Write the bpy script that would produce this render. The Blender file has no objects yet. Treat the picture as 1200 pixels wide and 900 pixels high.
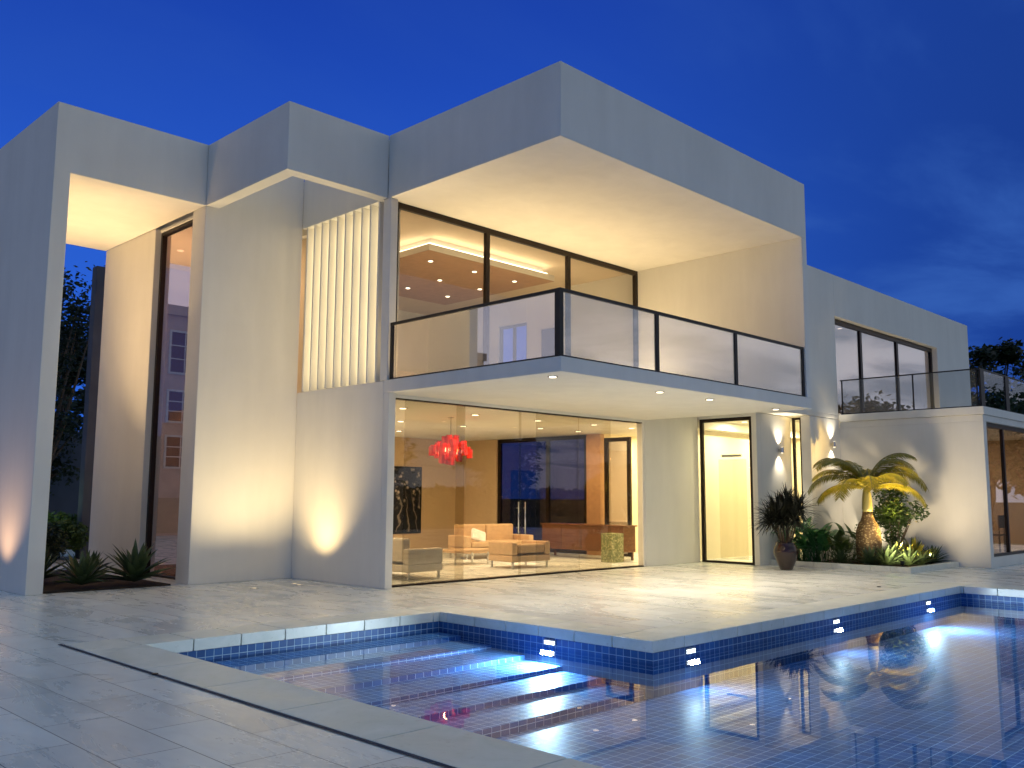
import bpy, bmesh, math, random
from mathutils import Vector, Matrix, noise
random.seed(7)
R = math.radians
S = bpy.context.scene
COL = S.collection

# ------------------------------------------------------------------ camera
cd = bpy.data.cameras.new('camera'); cam = bpy.data.objects.new('camera', cd); COL.objects.link(cam)
cd.sensor_width = 36; cd.lens = 32.278; cd.clip_start = .05; cd.clip_end = 2000
cr, cu, cb = (0.703521, -0.710657, 0.00497), (-0.090336, -0.082487, 0.992489), (-0.70491, -0.698686, -0.122229)
m = Matrix(((cr[0], cu[0], cb[0], 0), (cr[1], cu[1], cb[1], 0), (cr[2], cu[2], cb[2], 1.6), (0, 0, 0, 1)))
cam.matrix_world = m
S.camera = cam

# ------------------------------------------------------------------ world: dusk sky
W = bpy.data.worlds.new('World'); S.world = W; W.use_nodes = True
nt = W.node_tree; nt.nodes.clear()
def N(t, **k):
    n = nt.nodes.new(t)
    for a, b in k.items(): setattr(n, a, b)
    return n
L = lambda a, b: nt.links.new(a, b)
def math_(op, a, b=None, c=None, clamp=False):
    n = N('ShaderNodeMath', operation=op, use_clamp=clamp)
    for i, v in enumerate((a, b, c)):
        if v is None: continue
        if isinstance(v, (int, float)): n.inputs[i].default_value = v
        else: L(v, n.inputs[i])
    return n.outputs[0]
def dot_(v, d):
    n = N('ShaderNodeVectorMath', operation='DOT_PRODUCT'); L(v, n.inputs[0]); n.inputs[1].default_value = Vector(d).normalized()
    return n.outputs['Value']
def sstep(v, lo, hi):
    n = N('ShaderNodeMapRange', interpolation_type='SMOOTHSTEP'); L(v, n.inputs[0]); n.inputs[1].default_value = lo; n.inputs[2].default_value = hi
    return n.outputs[0]
def mixc(f, a, b):
    n = N('ShaderNodeMix', data_type='RGBA')
    if isinstance(f, float): n.inputs[0].default_value = f
    else: L(f, n.inputs[0])
    for i, v in ((6, a), (7, b)):
        if isinstance(v, tuple): n.inputs[i].default_value = (*v, 1)
        else: L(v, n.inputs[i])
    return n.outputs[2]
tc = N('ShaderNodeTexCoord'); D = tc.outputs['Generated']
sep = N('ShaderNodeSeparateXYZ'); L(D, sep.inputs[0])
Z = sep.outputs[2]
zen = sstep(Z, 0.05, 0.62)
blue = mixc(zen, (.026, .135, .72), (.008, .042, .36))
# darker towards the east-right, brighter low left
right = sstep(dot_(D, (1, -.35, .12)), .42, .90)
blue = mixc(right, blue, (.010, .046, .27))
# afterglow behind the photographer and to the left
back = sstep(dot_(D, (.45, -1, .12)), .21, .80)
glow = mixc(sstep(Z, .02, .50), (.72, .72, .80), (.10, .18, .25))
left = sstep(dot_(D, (-1, .10, .08)), -.10, .95)
glowl = mixc(sstep(Z, -.02, .32), (.13, .17, .36), (.022, .070, .235))
c = mixc(left, blue, glowl)
c = mixc(sstep(dot_(D, (-.45, .88, .16)), .84, .97), c, (.62, .60, .70))
c = mixc(back, c, glow)
c = mixc(sstep(Z, .58, .92), c, (.24, .36, .47))
# clouds: noise on a flat layer
zz = math_('MAXIMUM', Z, .03)
zz = math_('ADD', zz, .06)
cx_ = math_('DIVIDE', sep.outputs[0], zz); cy_ = math_('DIVIDE', sep.outputs[1], zz)
cmb = N('ShaderNodeCombineXYZ'); L(cx_, cmb.inputs[0]); L(cy_, cmb.inputs[1])
mp = N('ShaderNodeMapping'); L(cmb.outputs[0], mp.inputs[0]); mp.inputs['Rotation'].default_value = (0, 0, R(35)); mp.inputs['Scale'].default_value = (.55, 1.0, 1)
nz = N('ShaderNodeTexNoise'); L(mp.outputs[0], nz.inputs[0]); nz.inputs['Scale'].default_value = 1.5; nz.inputs['Detail'].default_value = 7; nz.inputs['Roughness'].default_value = .55; nz.inputs['Distortion'].default_value = .4
cl = sstep(nz.outputs[0], .42, .70)
clm = math_('MULTIPLY', cl, math_('ADD', math_('MULTIPLY', right, .8), math_('ADD', math_('MULTIPLY', back, .8), .12)), clamp=True)
cloudc = mixc(back, (.036, .120, .46), (.34, .38, .46))
c = mixc(clm, c, cloudc)
low = sstep(Z, -.25, -.02)
c = mixc(low, (.03, .04, .06), c)
bg = N('ShaderNodeBackground'); L(c, bg.inputs[0]); bg.inputs[1].default_value = 1.0
out = N('ShaderNodeOutputWorld'); L(bg.outputs[0], out.inputs[0])
W.cycles.sampling_method = 'AUTOMATIC'

vs = S.view_settings; vs.view_transform = 'Standard'; vs.look = 'None'; vs.exposure = 0; vs.gamma = 1
S.render.engine = 'CYCLES'
cy = S.cycles
cy.use_denoising = True
try: cy.denoiser = 'OPENIMAGEDENOISE'
except Exception: pass
cy.max_bounces = 8; cy.diffuse_bounces = 4; cy.glossy_bounces = 4; cy.transmission_bounces = 4; cy.transparent_max_bounces = 20
cy.sample_clamp_indirect = 4; cy.caustics_reflective = False; cy.caustics_refractive = False

# ------------------------------------------------------------------ materials
def mat(name):
    global nt
    mt = bpy.data.materials.new(name); mt.use_nodes = True; nt = mt.node_tree
    b = nt.nodes['Principled BSDF']
    return mt, b
def uvc():
    return N('ShaderNodeUVMap').outputs[0]
def noise_(vec, scale, detail=4, rough=.5, dist=0., stretch=None):
    if stretch:
        q = N('ShaderNodeMapping'); L(vec, q.inputs[0]); q.inputs['Scale'].default_value = stretch; vec = q.outputs[0]
    n = N('ShaderNodeTexNoise'); L(vec, n.inputs[0]); n.inputs['Scale'].default_value = scale; n.inputs['Detail'].default_value = detail
    n.inputs['Roughness'].default_value = rough; n.inputs['Distortion'].default_value = dist
    return n.outputs[0]
def remap(v, a, b, c, d):
    n = N('ShaderNodeMapRange'); L(v, n.inputs[0])
    for i, x in enumerate((a, b, c, d)): n.inputs[i+1].default_value = x
    return n.outputs[0]
def bump_(b, h, strength, dist=.01):
    n = N('ShaderNodeBump'); n.inputs['Strength'].default_value = strength; n.inputs['Distance'].default_value = dist
    L(h, n.inputs['Height']); L(n.outputs[0], b.inputs['Normal'])
def objc():
    return N('ShaderNodeNewGeometry').outputs['Position']
def simple(name, col, rough=.5, metal=0., var=.12, scale=8., bump=0., spec=.5, coat=0.):
    mt, b = mat(name)
    P = objc()
    n = noise_(P, scale, 5)
    k = remap(n, .3, .7, 1-var, 1+var)
    v = N('ShaderNodeVectorMath', operation='SCALE'); v.inputs[0].default_value = col; L(k, v.inputs['Scale'])
    L(v.outputs[0], b.inputs['Base Color'])
    b.inputs['Roughness'].default_value = rough; b.inputs['Metallic'].default_value = metal
    b.inputs['Specular IOR Level'].default_value = spec; b.inputs['Coat Weight'].default_value = coat
    if bump: bump_(b, noise_(P, scale*6, 3), bump)
    return mt
M = {}
def plaster(name, col):
    mt, b = mat(name)
    P = objc()
    a = noise_(P, .7, 6, .6); f = noise_(P, 60, 3, .6); st = noise_(P, 2.2, 4, .6, .3, (1, 1, .18))
    k = math_('ADD', remap(a, .3, .7, -.035, .03), remap(st, .3, .7, -.035, .03))
    k = math_('ADD', k, remap(f, .3, .7, .985, 1.015))
    v = N('ShaderNodeVectorMath', operation='SCALE'); v.inputs[0].default_value = col; L(k, v.inputs['Scale'])
    L(v.outputs[0], b.inputs['Base Color']); b.inputs['Roughness'].default_value = .72; b.inputs['Specular IOR Level'].default_value = .3
    bump_(b, f, .12, .004)
    return mt
M['plaster'] = plaster('white_plaster', (.82, .80, .735))
M['ceiling'] = plaster('ceiling_plaster', (.80, .77, .70))
M['orange_wall'] = plaster('tan_wall_paint', (.56, .41, .25))
M['brown_panel'] = simple('brown_ceiling_panel', (.36, .20, .11), .5)
M['tan_ceiling'] = plaster('tan_ceiling_paint', (.68, .56, .42))
M['cream'] = plaster('cream_wall_paint', (.74, .66, .50))
M['frame'] = simple('dark_bronze_metal', (.022, .014, .011), .38, .6)
M['rail'] = simple('black_metal', (.012, .011, .012), .5, .2)
M['steel'] = simple('brushed_steel', (.6, .6, .6), .25, 1.)
M['pink'] = simple('pinkish_render', (.74, .54, .42), .8, var=.1, scale=2)
M['concrete_dark'] = simple('dark_concrete', (.07, .085, .12), .85, scale=1.5)
M['leather_tan'] = simple('tan_leather', (.56, .38, .22), .45, var=.08)
M['leather_white'] = simple('cream_leather', (.70, .62, .52), .5, var=.05)
M['cushion'] = simple('white_cushion', (.8, .77, .7), .8)
M['wood'] = None
M['red'] = simple('red_glossy_lacquer', (.55, .018, .008), .28, coat=.5, var=.15)
M['pot'] = simple('dark_glazed_clay', (.022, .007, .005), .25, coat=.4)
M['soil'] = simple('bark_soil', (.035, .022, .014), .95, var=.4, scale=25, bump=.6)
M['grass'] = simple('night_grass', (.03, .055, .02), .95, var=.5, scale=3)
M['table'] = simple('grey_tabletop', (.42, .36, .34), .3)
M['mosaic'] = None

mt, b = mat('polished_wood'); P = objc()
g = noise_(P, 6, 6, .6, 1.5, (1, 1, 9)); rp = N('ShaderNodeValToRGB'); L(g, rp.inputs[0])
rp.color_ramp.elements[0].color = (.07, .026, .013, 1); rp.color_ramp.elements[0].position = .3
rp.color_ramp.elements[1].color = (.20, .085, .04, 1); rp.color_ramp.elements[1].position = .7
L(rp.outputs[0], b.inputs['Base Color']); b.inputs['Roughness'].default_value = .22
M['wood'] = mt

mt, b = mat('mosaic_tile'); P = uvc()
vo = N('ShaderNodeTexVoronoi'); L(P, vo.inputs[0]); vo.inputs['Scale'].default_value = 22
rp = N('ShaderNodeValToRGB'); L(vo.outputs['Distance'], rp.inputs[0])
rp.color_ramp.elements[0].color = (.62, .58, .36, 1); rp.color_ramp.elements[1].color = (.16, .19, .08, 1); rp.color_ramp.elements[1].position = .6
L(rp.outputs[0], b.inputs['Base Color']); M['mosaic'] = mt

# floral painting: dark ground with pale blossoms and stems
mt, b = mat('painting_canvas'); P = uvc()
vo = N('ShaderNodeTexVoronoi'); L(P, vo.inputs[0]); vo.inputs['Scale'].default_value = 8; vo.inputs['Randomness'].default_value = 1
sp = N('ShaderNodeSeparateXYZ'); L(P, sp.inputs[0])
up = remap(sp.outputs[1], 1.15, 1.75, 0, 1)
blos = math_('MULTIPLY', remap(vo.outputs['Distance'], .5, .12, 0, 1), math_('MULTIPLY', up, remap(noise_(P, 3.5, 3), .42, .6, 0, 1)))
wv = N('ShaderNodeTexWave', wave_type='BANDS'); L(P, wv.inputs[0]); wv.inputs['Scale'].default_value = 1.1; wv.inputs['Distortion'].default_value = 9; wv.inputs['Detail'].default_value = 3
stem = math_('MULTIPLY', remap(wv.outputs['Fac'], .93, 1., 0, .35), remap(sp.outputs[1], 1.9, 1.2, 0, 1))
colr = mixc(math_('ADD', blos, stem, clamp=True), (.008, .010, .016), (.62, .52, .44))
L(colr, b.inputs['Base Color']); b.inputs['Roughness'].default_value = .4
M['painting'] = mt

# marble paving
mt, b = mat('marble_paving'); P = uvc()
sw = N('ShaderNodeSeparateXYZ'); L(P, sw.inputs[0]); cbm = N('ShaderNodeCombineXYZ'); L(sw.outputs[1], cbm.inputs[0]); L(sw.outputs[0], cbm.inputs[1])
br = N('ShaderNodeTexBrick'); L(cbm.outputs[0], br.inputs[0]); br.offset = .5; br.inputs['Scale'].default_value = 1
br.inputs['Brick Width'].default_value = 1.16; br.inputs['Row Height'].default_value = .48; br.inputs['Mortar Size'].default_value = .0035; br.inputs['Mortar Smooth'].default_value = .15
br.inputs['Color1'].default_value = (.40, .40, .40, 1); br.inputs['Color2'].default_value = (.66, .66, .66, 1); br.inputs['Mortar'].default_value = (.5, .5, .5, 1)
n1 = noise_(P, 1.6, 9, .65, 1.2, (1, .38, 1)); n2 = noise_(P, .45, 4, .5); n3 = noise_(P, 9, 6, .6, .5, (1, .3, 1)); n4 = noise_(P, .9, 7, .7, 2.0)
k = math_('ADD', remap(n1, .3, .72, .90, 1.06), remap(n2, .3, .7, -.08, .08))
k = math_('ADD', k, remap(n3, .3, .7, -.06, .06))
tv = N('ShaderNodeRGBToBW'); L(br.outputs['Color'], tv.inputs[0])
k = math_('ADD', k, remap(tv.outputs[0], .4, .66, -.09, .08))
base = N('ShaderNodeVectorMath', operation='SCALE'); base.inputs[0].default_value = (.72, .745, .715); L(k, base.inputs['Scale'])
stain = mixc(remap(n4, .60, .78, 0, .35), base.outputs[0], (.44, .41, .34))
colr = mixc(br.outputs['Fac'], stain, (.055, .055, .06))
L(colr, b.inputs['Base Color'])
ro = math_('ADD', remap(n1, .3, .7, .20, .38), math_('MULTIPLY', br.outputs['Fac'], .4)); L(ro, b.inputs['Roughness'])
b.inputs['Specular IOR Level'].default_value = .6
hh = math_('SUBTRACT', math_('MULTIPLY', n3, .25), br.outputs['Fac']); bump_(b, hh, .25, .003)
M['paving'] = mt

# coping stone
mt, b = mat('coping_stone'); P = objc()
n1 = noise_(P, 2.2, 8, .65, 1.); n2 = noise_(P, 14, 5, .6, .4)
rp = N('ShaderNodeValToRGB'); L(n1, rp.inputs[0]); e = rp.color_ramp.elements
e[0].position = .28; e[0].color = (.64, .67, .58, 1); e[1].position = .7; e[1].color = (.84, .84, .76, 1)
colr = mixc(remap(n2, .6, .75, 0, .35), rp.outputs[0], (.34, .29, .17))
L(colr, b.inputs['Base Color']); L(remap(n1, .3, .7, .28, .5), b.inputs['Roughness']); bump_(b, n2, .2, .004)
M['coping'] = mt

# blue pool tile
def tile(name, w, gain=1.):
    mt, b = mat(name); P = uvc()
    br = N('ShaderNodeTexBrick'); L(P, br.inputs[0]); br.offset = 0; br.inputs['Scale'].default_value = 1
    br.inputs['Brick Width'].default_value = w; br.inputs['Row Height'].default_value = w; br.inputs['Mortar Size'].default_value = .0038; br.inputs['Mortar Smooth'].default_value = .1
    br.inputs['Color1'].default_value = (.018, .070, .215, 1); br.inputs['Color2'].default_value = (.032, .120, .32, 1); br.inputs['Mortar'].default_value = (.32, .46, .58, 1)
    br.inputs['Bias'].default_value = -.1
    n = noise_(P, 1.3, 4); 
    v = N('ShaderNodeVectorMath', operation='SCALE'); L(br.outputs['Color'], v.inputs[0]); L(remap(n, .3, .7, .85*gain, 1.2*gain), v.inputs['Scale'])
    L(v.outputs[0], b.inputs['Base Color']); b.inputs['Roughness'].default_value = .45; b.inputs['Specular IOR Level'].default_value = .3
    inv = math_('SUBTRACT', 1, br.outputs['Fac']); bump_(b, inv, .3, .003)
    return mt
M['tile'] = tile('blue_pool_tile', .105)
M['tile_floor'] = tile('blue_pool_tile_lit', .12, 2.1)  # same tile, colour raised to stand in for light under the water

def glassmat(name, tint=(.96, .97, .96), base=.04, gain=1., rough=0., refl=(1, 1, 1)):
    global nt
    mt = bpy.data.materials.new(name); mt.use_nodes = True; nt = mt.node_tree; nt.nodes.clear()
    lw = N('ShaderNodeLayerWeight'); lw.inputs['Blend'].default_value = .5
    f5 = math_('POWER', lw.outputs['Facing'], 5)
    fac = math_('ADD', base, math_('MULTIPLY', f5, gain), clamp=True)
    t = N('ShaderNodeBsdfTransparent'); t.inputs[0].default_value = (*tint, 1)
    g = N('ShaderNodeBsdfGlossy'); g.inputs[0].default_value = (*refl, 1); g.inputs['Roughness'].default_value = rough
    mx = N('ShaderNodeMixShader'); L(fac, mx.inputs[0]); L(t.outputs[0], mx.inputs[1]); L(g.outputs[0], mx.inputs[2])
    o = N('ShaderNodeOutputMaterial'); L(mx.outputs[0], o.inputs[0])
    return mt
M['glass'] = glassmat('clear_glass', (.97, .97, .95), .05, .9)
M['glass_door'] = glassmat('tinted_glass', (.91, .89, .84), .026, .55)
M['glass_dark'] = glassmat('dark_glass', (.42, .38, .42), .04, .6)
M['glass_coated'] = glassmat('coated_glass', (.70, .68, .72), .42, .5)
M['glass_tower'] = glassmat('bronze_glass', (.80, .62, .55), .50, .5, refl=(1, .86, .80))
M['glass_rail'] = glassmat('balustrade_glass', (.90, .91, .94), .27, .6)
M['glass_wing'] = glassmat('reflective_glass', (.8, .78, .78), .22, .6)
M['glass_wing_rail'] = glassmat('thin_balustrade_glass', (.86, .88, .9), .06, .6)
# water
mt = bpy.data.materials.new('pool_water'); mt.use_nodes = True; nt = mt.node_tree; nt.nodes.clear()
bm_ = N('ShaderNodeBump'); bm_.inputs['Strength'].default_value = .010; bm_.inputs['Distance'].default_value = .02
L(noise_(objc(), 2.5, 2, .4), bm_.inputs['Height'])
lw = N('ShaderNodeLayerWeight'); lw.inputs['Blend'].default_value = .5
f5 = math_('POWER', lw.outputs['Facing'], 5.4)
fac = math_('ADD', .03, math_('MULTIPLY', f5, .90), clamp=True)
t = N('ShaderNodeBsdfTransparent'); t.inputs[0].default_value = (.80, .92, .98, 1)
g = N('ShaderNodeBsdfGlossy'); g.inputs['Roughness'].default_value = .008; L(bm_.outputs[0], g.inputs['Normal'])
mx = N('ShaderNodeMixShader'); L(fac, mx.inputs[0]); L(t.outputs[0], mx.inputs[1]); L(g.outputs[0], mx.inputs[2])
o = N('ShaderNodeOutputMaterial'); L(mx.outputs[0], o.inputs[0]); M['water'] = mt

def emis(name, col, st):
    global nt
    mt = bpy.data.materials.new(name); mt.use_nodes = True; nt = mt.node_tree; nt.nodes.clear()
    e = N('ShaderNodeEmission'); e.inputs[0].default_value = (*col, 1); e.inputs[1].default_value = st
    o = N('ShaderNodeOutputMaterial'); L(e.outputs[0], o.inputs[0]); return mt
M['lamp_warm'] = emis('warm_lamp_lens', (1, .84, .60), 5)
M['lamp_dim'] = emis('frosted_uplight_lens', (1, .80, .50), 1.2)
M['lamp_white'] = emis('white_lamp_lens', (.85, .95, 1), 5)
M['cove'] = emis('cove_light_strip', (1, .84, .58), 5)
M['pane_glow'] = emis('dusky_pane', (.20, .12, .09), .2)  # brown tone of the glass put in as a faint glow, no lamp behind

def leafmat(name, c1, c2, rough=.45, trans=.25):
    mt, b = mat(name); P = objc()
    n = noise_(P, 5, 3); oi = noise_(P, 38, 1)
    k = math_('ADD', math_('MULTIPLY', n, .5), math_('MULTIPLY', oi, .5))
    colr = mixc(remap(k, .35, .65, 0, 1), c1, c2)
    L(colr, b.inputs['Base Color']); b.inputs['Roughness'].default_value = rough
    tr = N('ShaderNodeBsdfTranslucent'); L(colr, tr.inputs[0])
    mx = N('ShaderNodeMixShader'); mx.inputs[0].default_value = trans
    L(b.outputs[0], mx.inputs[1]); L(tr.outputs[0], mx.inputs[2])
    L(mx.outputs[0], nt.nodes['Material Output'].inputs[0])
    return mt
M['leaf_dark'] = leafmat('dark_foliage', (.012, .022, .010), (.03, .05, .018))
M['leaf'] = leafmat('green_foliage', (.03, .07, .018), (.075, .13, .03))
M['leaf_bright'] = leafmat('bright_green_foliage', (.03, .12, .04), (.06, .2, .06), .3)
M['leaf_palm'] = leafmat('palm_foliage', (.14, .17, .02), (.36, .30, .04), .4, .4)  # the spotlight's yellow is partly put into this leaf colour
M['leaf_agave'] = leafmat('agave_foliage', (.035, .065, .03), (.08, .12, .045), .4, .1)
M['leaf_spiky'] = leafmat('near_black_foliage', (.010, .012, .008), (.022, .024, .012), .5, .1)
M['petal'] = simple('yellow_white_petal', (.75, .68, .35), .6)
M['bark'] = simple('bark', (.10, .075, .05), .9, var=.4, scale=20, bump=.5)
# ringed trunk of palm
mt, b = mat('palm_trunk_bark'); P = objc()
vo = N('ShaderNodeTexVoronoi'); q = N('ShaderNodeMapping'); L(P, q.inputs[0]); q.inputs['Scale'].default_value = (1, 1, 1.4); L(q.outputs[0], vo.inputs[0]); vo.inputs['Scale'].default_value = 17
colr = mixc(remap(vo.outputs['Distance'], .15, .5, 0, 1), (.42, .33, .16), (.13, .08, .035))
L(colr, b.inputs['Base Color']); b.inputs['Roughness'].default_value = .8; bump_(b, vo.outputs['Distance'], -1., .03)
M['trunk'] = mt
M['palm_stem'] = simple('palm_crownshaft', (.24, .22, .08), .5)

# ------------------------------------------------------------------ mesh helpers
class MB:
    def __init__(s): s.v = []; s.f = []
    def add(s, vs, fs):
        o = len(s.v); s.v += [tuple(v) for v in vs]; s.f += [tuple(i+o for i in f) for f in fs]; return s
    def box(s, x0, x1, y0, y1, z0, z1):
        return s.add([(x0,y0,z0),(x1,y0,z0),(x1,y1,z0),(x0,y1,z0),(x0,y0,z1),(x1,y0,z1),(x1,y1,z1),(x0,y1,z1)],
              [(0,3,2,1),(4,5,6,7),(0,1,5,4),(1,2,6,5),(2,3,7,6),(3,0,4,7)])
    def prism(s, poly, plane, a, b):
        n = len(poly)
        f = (lambda p, t: (p[0], t, p[1])) if plane == 'xz' else (lambda p, t: (p[0], p[1], t))
        vs = [f(p, a) for p in poly]+[f(p, b) for p in poly]
        fs = [tuple(range(n)), tuple(reversed(range(n, 2*n)))]+[(i, n+i, n+(i+1) % n, (i+1) % n) for i in range(n)]
        if plane == 'xy': fs = [tuple(reversed(q)) for q in fs]
        return s.add(vs, fs)
    def lathe(s, prof, cx=0, cy=0, n=24, cap=True):
        vs = []
        for r, z in prof:
            for i in range(n):
                a = 2*math.pi*i/n; vs.append((cx+r*math.cos(a), cy+r*math.sin(a), z))
        fs = []
        for j in range(len(prof)-1):
            for i in range(n):
                fs.append((j*n+i, j*n+(i+1)%n, (j+1)*n+(i+1)%n, (j+1)*n+i))
        if cap:
            fs.append(tuple(reversed(range(n)))); fs.append(tuple((len(prof)-1)*n+i for i in range(n)))
        return s.add(vs, fs)
    def tube(s, pts, rs, n=6):
        pts = [Vector(p) for p in pts]
        if not isinstance(rs, (list, tuple)): rs = [rs]*len(pts)
        vs = []; k = len(pts)
        for j, p in enumerate(pts):
            t = (pts[min(j+1, k-1)]-pts[max(j-1, 0)]).normalized()
            a = t.cross(Vector((0, 0, 1)))
            if a.length < .05: a = t.cross(Vector((1, 0, 0)))
            a.normalize(); bb = t.cross(a).normalized()
            for i in range(n):
                q = 2*math.pi*i/n; vs.append(p+(a*math.cos(q)+bb*math.sin(q))*rs[j])
        fs = [(j*n+i, j*n+(i+1)%n, (j+1)*n+(i+1)%n, (j+1)*n+i) for j in range(k-1) for i in range(n)]
        fs.append(tuple(reversed(range(n)))); fs.append(tuple((k-1)*n+i for i in range(n)))
        return s.add(vs, fs)
    def build(s, name, m, parent=None, smooth=False, bevel=0, hide=None):
        me = bpy.data.meshes.new(name); me.from_pydata(s.v, [], s.f); me.update()
        uv = me.uv_layers.new(name='UVMap')
        for p in me.polygons:
            n = p.normal; ax = max(range(3), key=lambda i: abs(n[i]))
            for li in p.loop_indices:
                co = me.vertices[me.loops[li].vertex_index].co
                uv.data[li].uv = (co.y, co.z) if ax == 0 else ((co.x, co.z) if ax == 1 else (co.x, co.y))
            p.use_smooth = smooth
        me.materials.append(M[m] if isinstance(m, str) else m)
        o = bpy.data.objects.new(name, me); COL.objects.link(o)
        if parent: o.parent = parent; o.matrix_parent_inverse = Matrix.Translation(-parent.location) if parent.rotation_euler[2] == 0 and parent.parent is None else Matrix()
        if bevel:
            bv = o.modifiers.new('bevel', 'BEVEL'); bv.width = bevel; bv.segments = 2; bv.limit_method = 'ANGLE'
        return o
def tag(o, label=None, cat=None, group=None, kind=None):
    if label: o['label'] = label
    if cat: o['category'] = cat
    if group: o['group'] = group
    if kind: o['kind'] = kind
    return o
def empty(name, loc, label, cat, group=None):
    o = bpy.data.objects.new(name, None); COL.objects.link(o); o.location = loc; o.empty_display_size = .2
    return tag(o, label, cat, group)
def box(name, m, parent, *b, bevel=0.0):
    return MB().box(*b).build(name, m, parent, bevel=bevel)
def light(name, kind, loc, energy, color=(1, .78, .48), target=None, **k):
    ld = bpy.data.lights.new(name, kind); ld.energy = energy; ld.color = color
    for a, v in k.items(): setattr(ld, a, v)
    o = bpy.data.objects.new(name, ld); COL.objects.link(o); o.location = loc
    if target is not None:
        d = Vector(target)-Vector(loc); o.rotation_euler = d.to_track_quat('-Z', 'Y').to_euler()
    return o
WARM = (1, .76, .42); AMB = (1, .62, .26); COOL = (.70, .88, 1.)

# ------------------------------------------------------------------ ground, terrace, pool
PXA, PXB, PXD = 4.45, 8.62, 18.2
PYA, PYC, PY0 = 9.95, 6.30, -6.0
CT = .13; CW = .62
def ring_sheet(name, outer, hole, z, m):
    bm = bmesh.new()
    es = []
    for loop in (outer, hole):
        vs = [bm.verts.new((x, y, z)) for x, y in loop]
        es += [bm.edges.new((vs[i], vs[(i+1) % len(vs)])) for i in range(len(vs))]
    bmesh.ops.triangle_fill(bm, use_beauty=True, edges=es)
    for f in bm.faces:
        if f.normal.z < 0: f.normal_flip()
    mb = MB(); idx = {v: i for i, v in enumerate(bm.verts)}
    mb.v = [tuple(v.co) for v in bm.verts]; mb.f = [tuple(idx[v] for v in f.verts) for f in bm.faces]; bm.free()
    return tag(mb.build(name, m), kind='structure')
pool = [(PXA, PY0), (PXD, PY0), (PXD, PYC), (PXB, PYC), (PXB, PYA), (PXA, PYA)]
cop = [(PXA-CW, PY0-CW), (PXD+CW, PY0-CW), (PXD+CW, PYC+CW), (PXB+CW, PYC+CW), (PXB+CW, PYA+CW), (PXA-CW, PYA+CW)]
ring_sheet('ground', [(-600, -600), (600, -600), (600, 600), (-600, 600)], cop, -.10, 'grass')
ring_sheet('terrace', [(-9, -9), (36, -9), (36, 40), (-9, 40)], cop, 0.0, 'paving')
# coping slabs as separate stones in one edge course
def course(name, axis, a0, a1, b0, b1, step, z1, offs=0.):
    mb = MB(); t = a0; gap = .014
    while t < a1-1e-4:
        e = min(t+step, a1)
        if axis == 'x': mb.box(t+gap/2, e-gap/2, b0, b1, z1-CT, z1)
        else: mb.box(b0, b1, t+gap/2, e-gap/2, z1-CT, z1)
        t = e
    o = mb.build(name, 'coping', bevel=.005); return tag(o, kind='structure')
course('pool_coping', 'x', PXA-CW, PXB+CW, PYA, PYA+CW, .585, .004)
course('pool_coping', 'y', PYC, PYA, PXB, PXB+CW, .585, .004)
course('pool_coping', 'x', PXB+CW, PXD+CW, PYC, PYC+CW, .585, .004)
course('pool_coping', 'y', PY0-CW, PYC, PXD, PXD+CW, .585, .004)
course('pool_coping', 'y', PY0-CW, PYA, PXA-CW, PXA, 1.17, .004)
# slot drain
M['drain'] = simple('dark_blue_slot', (.02, .03, .06), .8)
dr = MB().add([(PXA-CW-.06, -6, .006), (PXA-CW-.018, -6, .006), (PXA-CW-.018, 10.6, .006), (PXA-CW-.06, 10.6, .006)], [(0, 1, 2, 3)])
tag(dr.build('slot_drain', 'drain'), 'long narrow dark slot drain running along the near side of the pool', 'drain')
tag(MB().lathe([(.035, .004), (.035, .012), (.02, .014)], 16.89, 7.27, 16).build('floor_drain', 'frame'), 'small round black drain cap in the paving by the pool corner', 'drain')
tag(MB().lathe([(.028, .007), (.028, .014), (.02, .015)], PXA-CW-.04, 8.25, 12).build('drain_plug', 'frame'), 'tiny black plug on the slot drain in the left foreground', 'plug')
# shell
sh = MB(); FZ = -.61
E_ = .05
sh.box(PXA-.2, PXA, PY0, PYA, FZ-.1, -CT+.002)
sh.box(PXA-.2, PXB+.2, PYA, PYA+.2, FZ-.1, -CT+.002)
sh.box(PXB, PXB+.2, PYC, PYA, FZ-.1, -CT+.002)
sh.box(PXB+.2, PXD+.2, PYC, PYC+.2, FZ-.1, -CT+.002)
sh.box(PXD, PXD+.2, PY0, PYC, FZ-.1, -CT+.002)
tag(sh.build('pool_shell', 'tile'), kind='structure')
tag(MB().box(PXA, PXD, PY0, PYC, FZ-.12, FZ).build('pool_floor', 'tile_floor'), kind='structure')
st = MB(); ys = PYA
nose = [9.5, 8.9, 8.29, 7.66, 7.04, 6.43]; zs = [-.275, -.335, -.385, -.44, -.495, -.55]
for y, z in zip(nose, zs):
    st.box(PXA, PXB, y, ys, FZ-.1, z); ys = y
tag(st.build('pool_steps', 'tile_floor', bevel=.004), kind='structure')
WZ = -.245
wt = MB().add([(PXA-.01, PY0, WZ), (PXD+.01, PY0, WZ), (PXD+.01, PYC+.01, WZ), (PXB+.01, PYC+.01, WZ), (PXB+.01, PYA+.01, WZ), (PXA-.01, PYA+.01, WZ)], [(0, 1, 2, 3, 4, 5)])
tag(wt.build('pool_water', 'water'), kind='structure')

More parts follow.
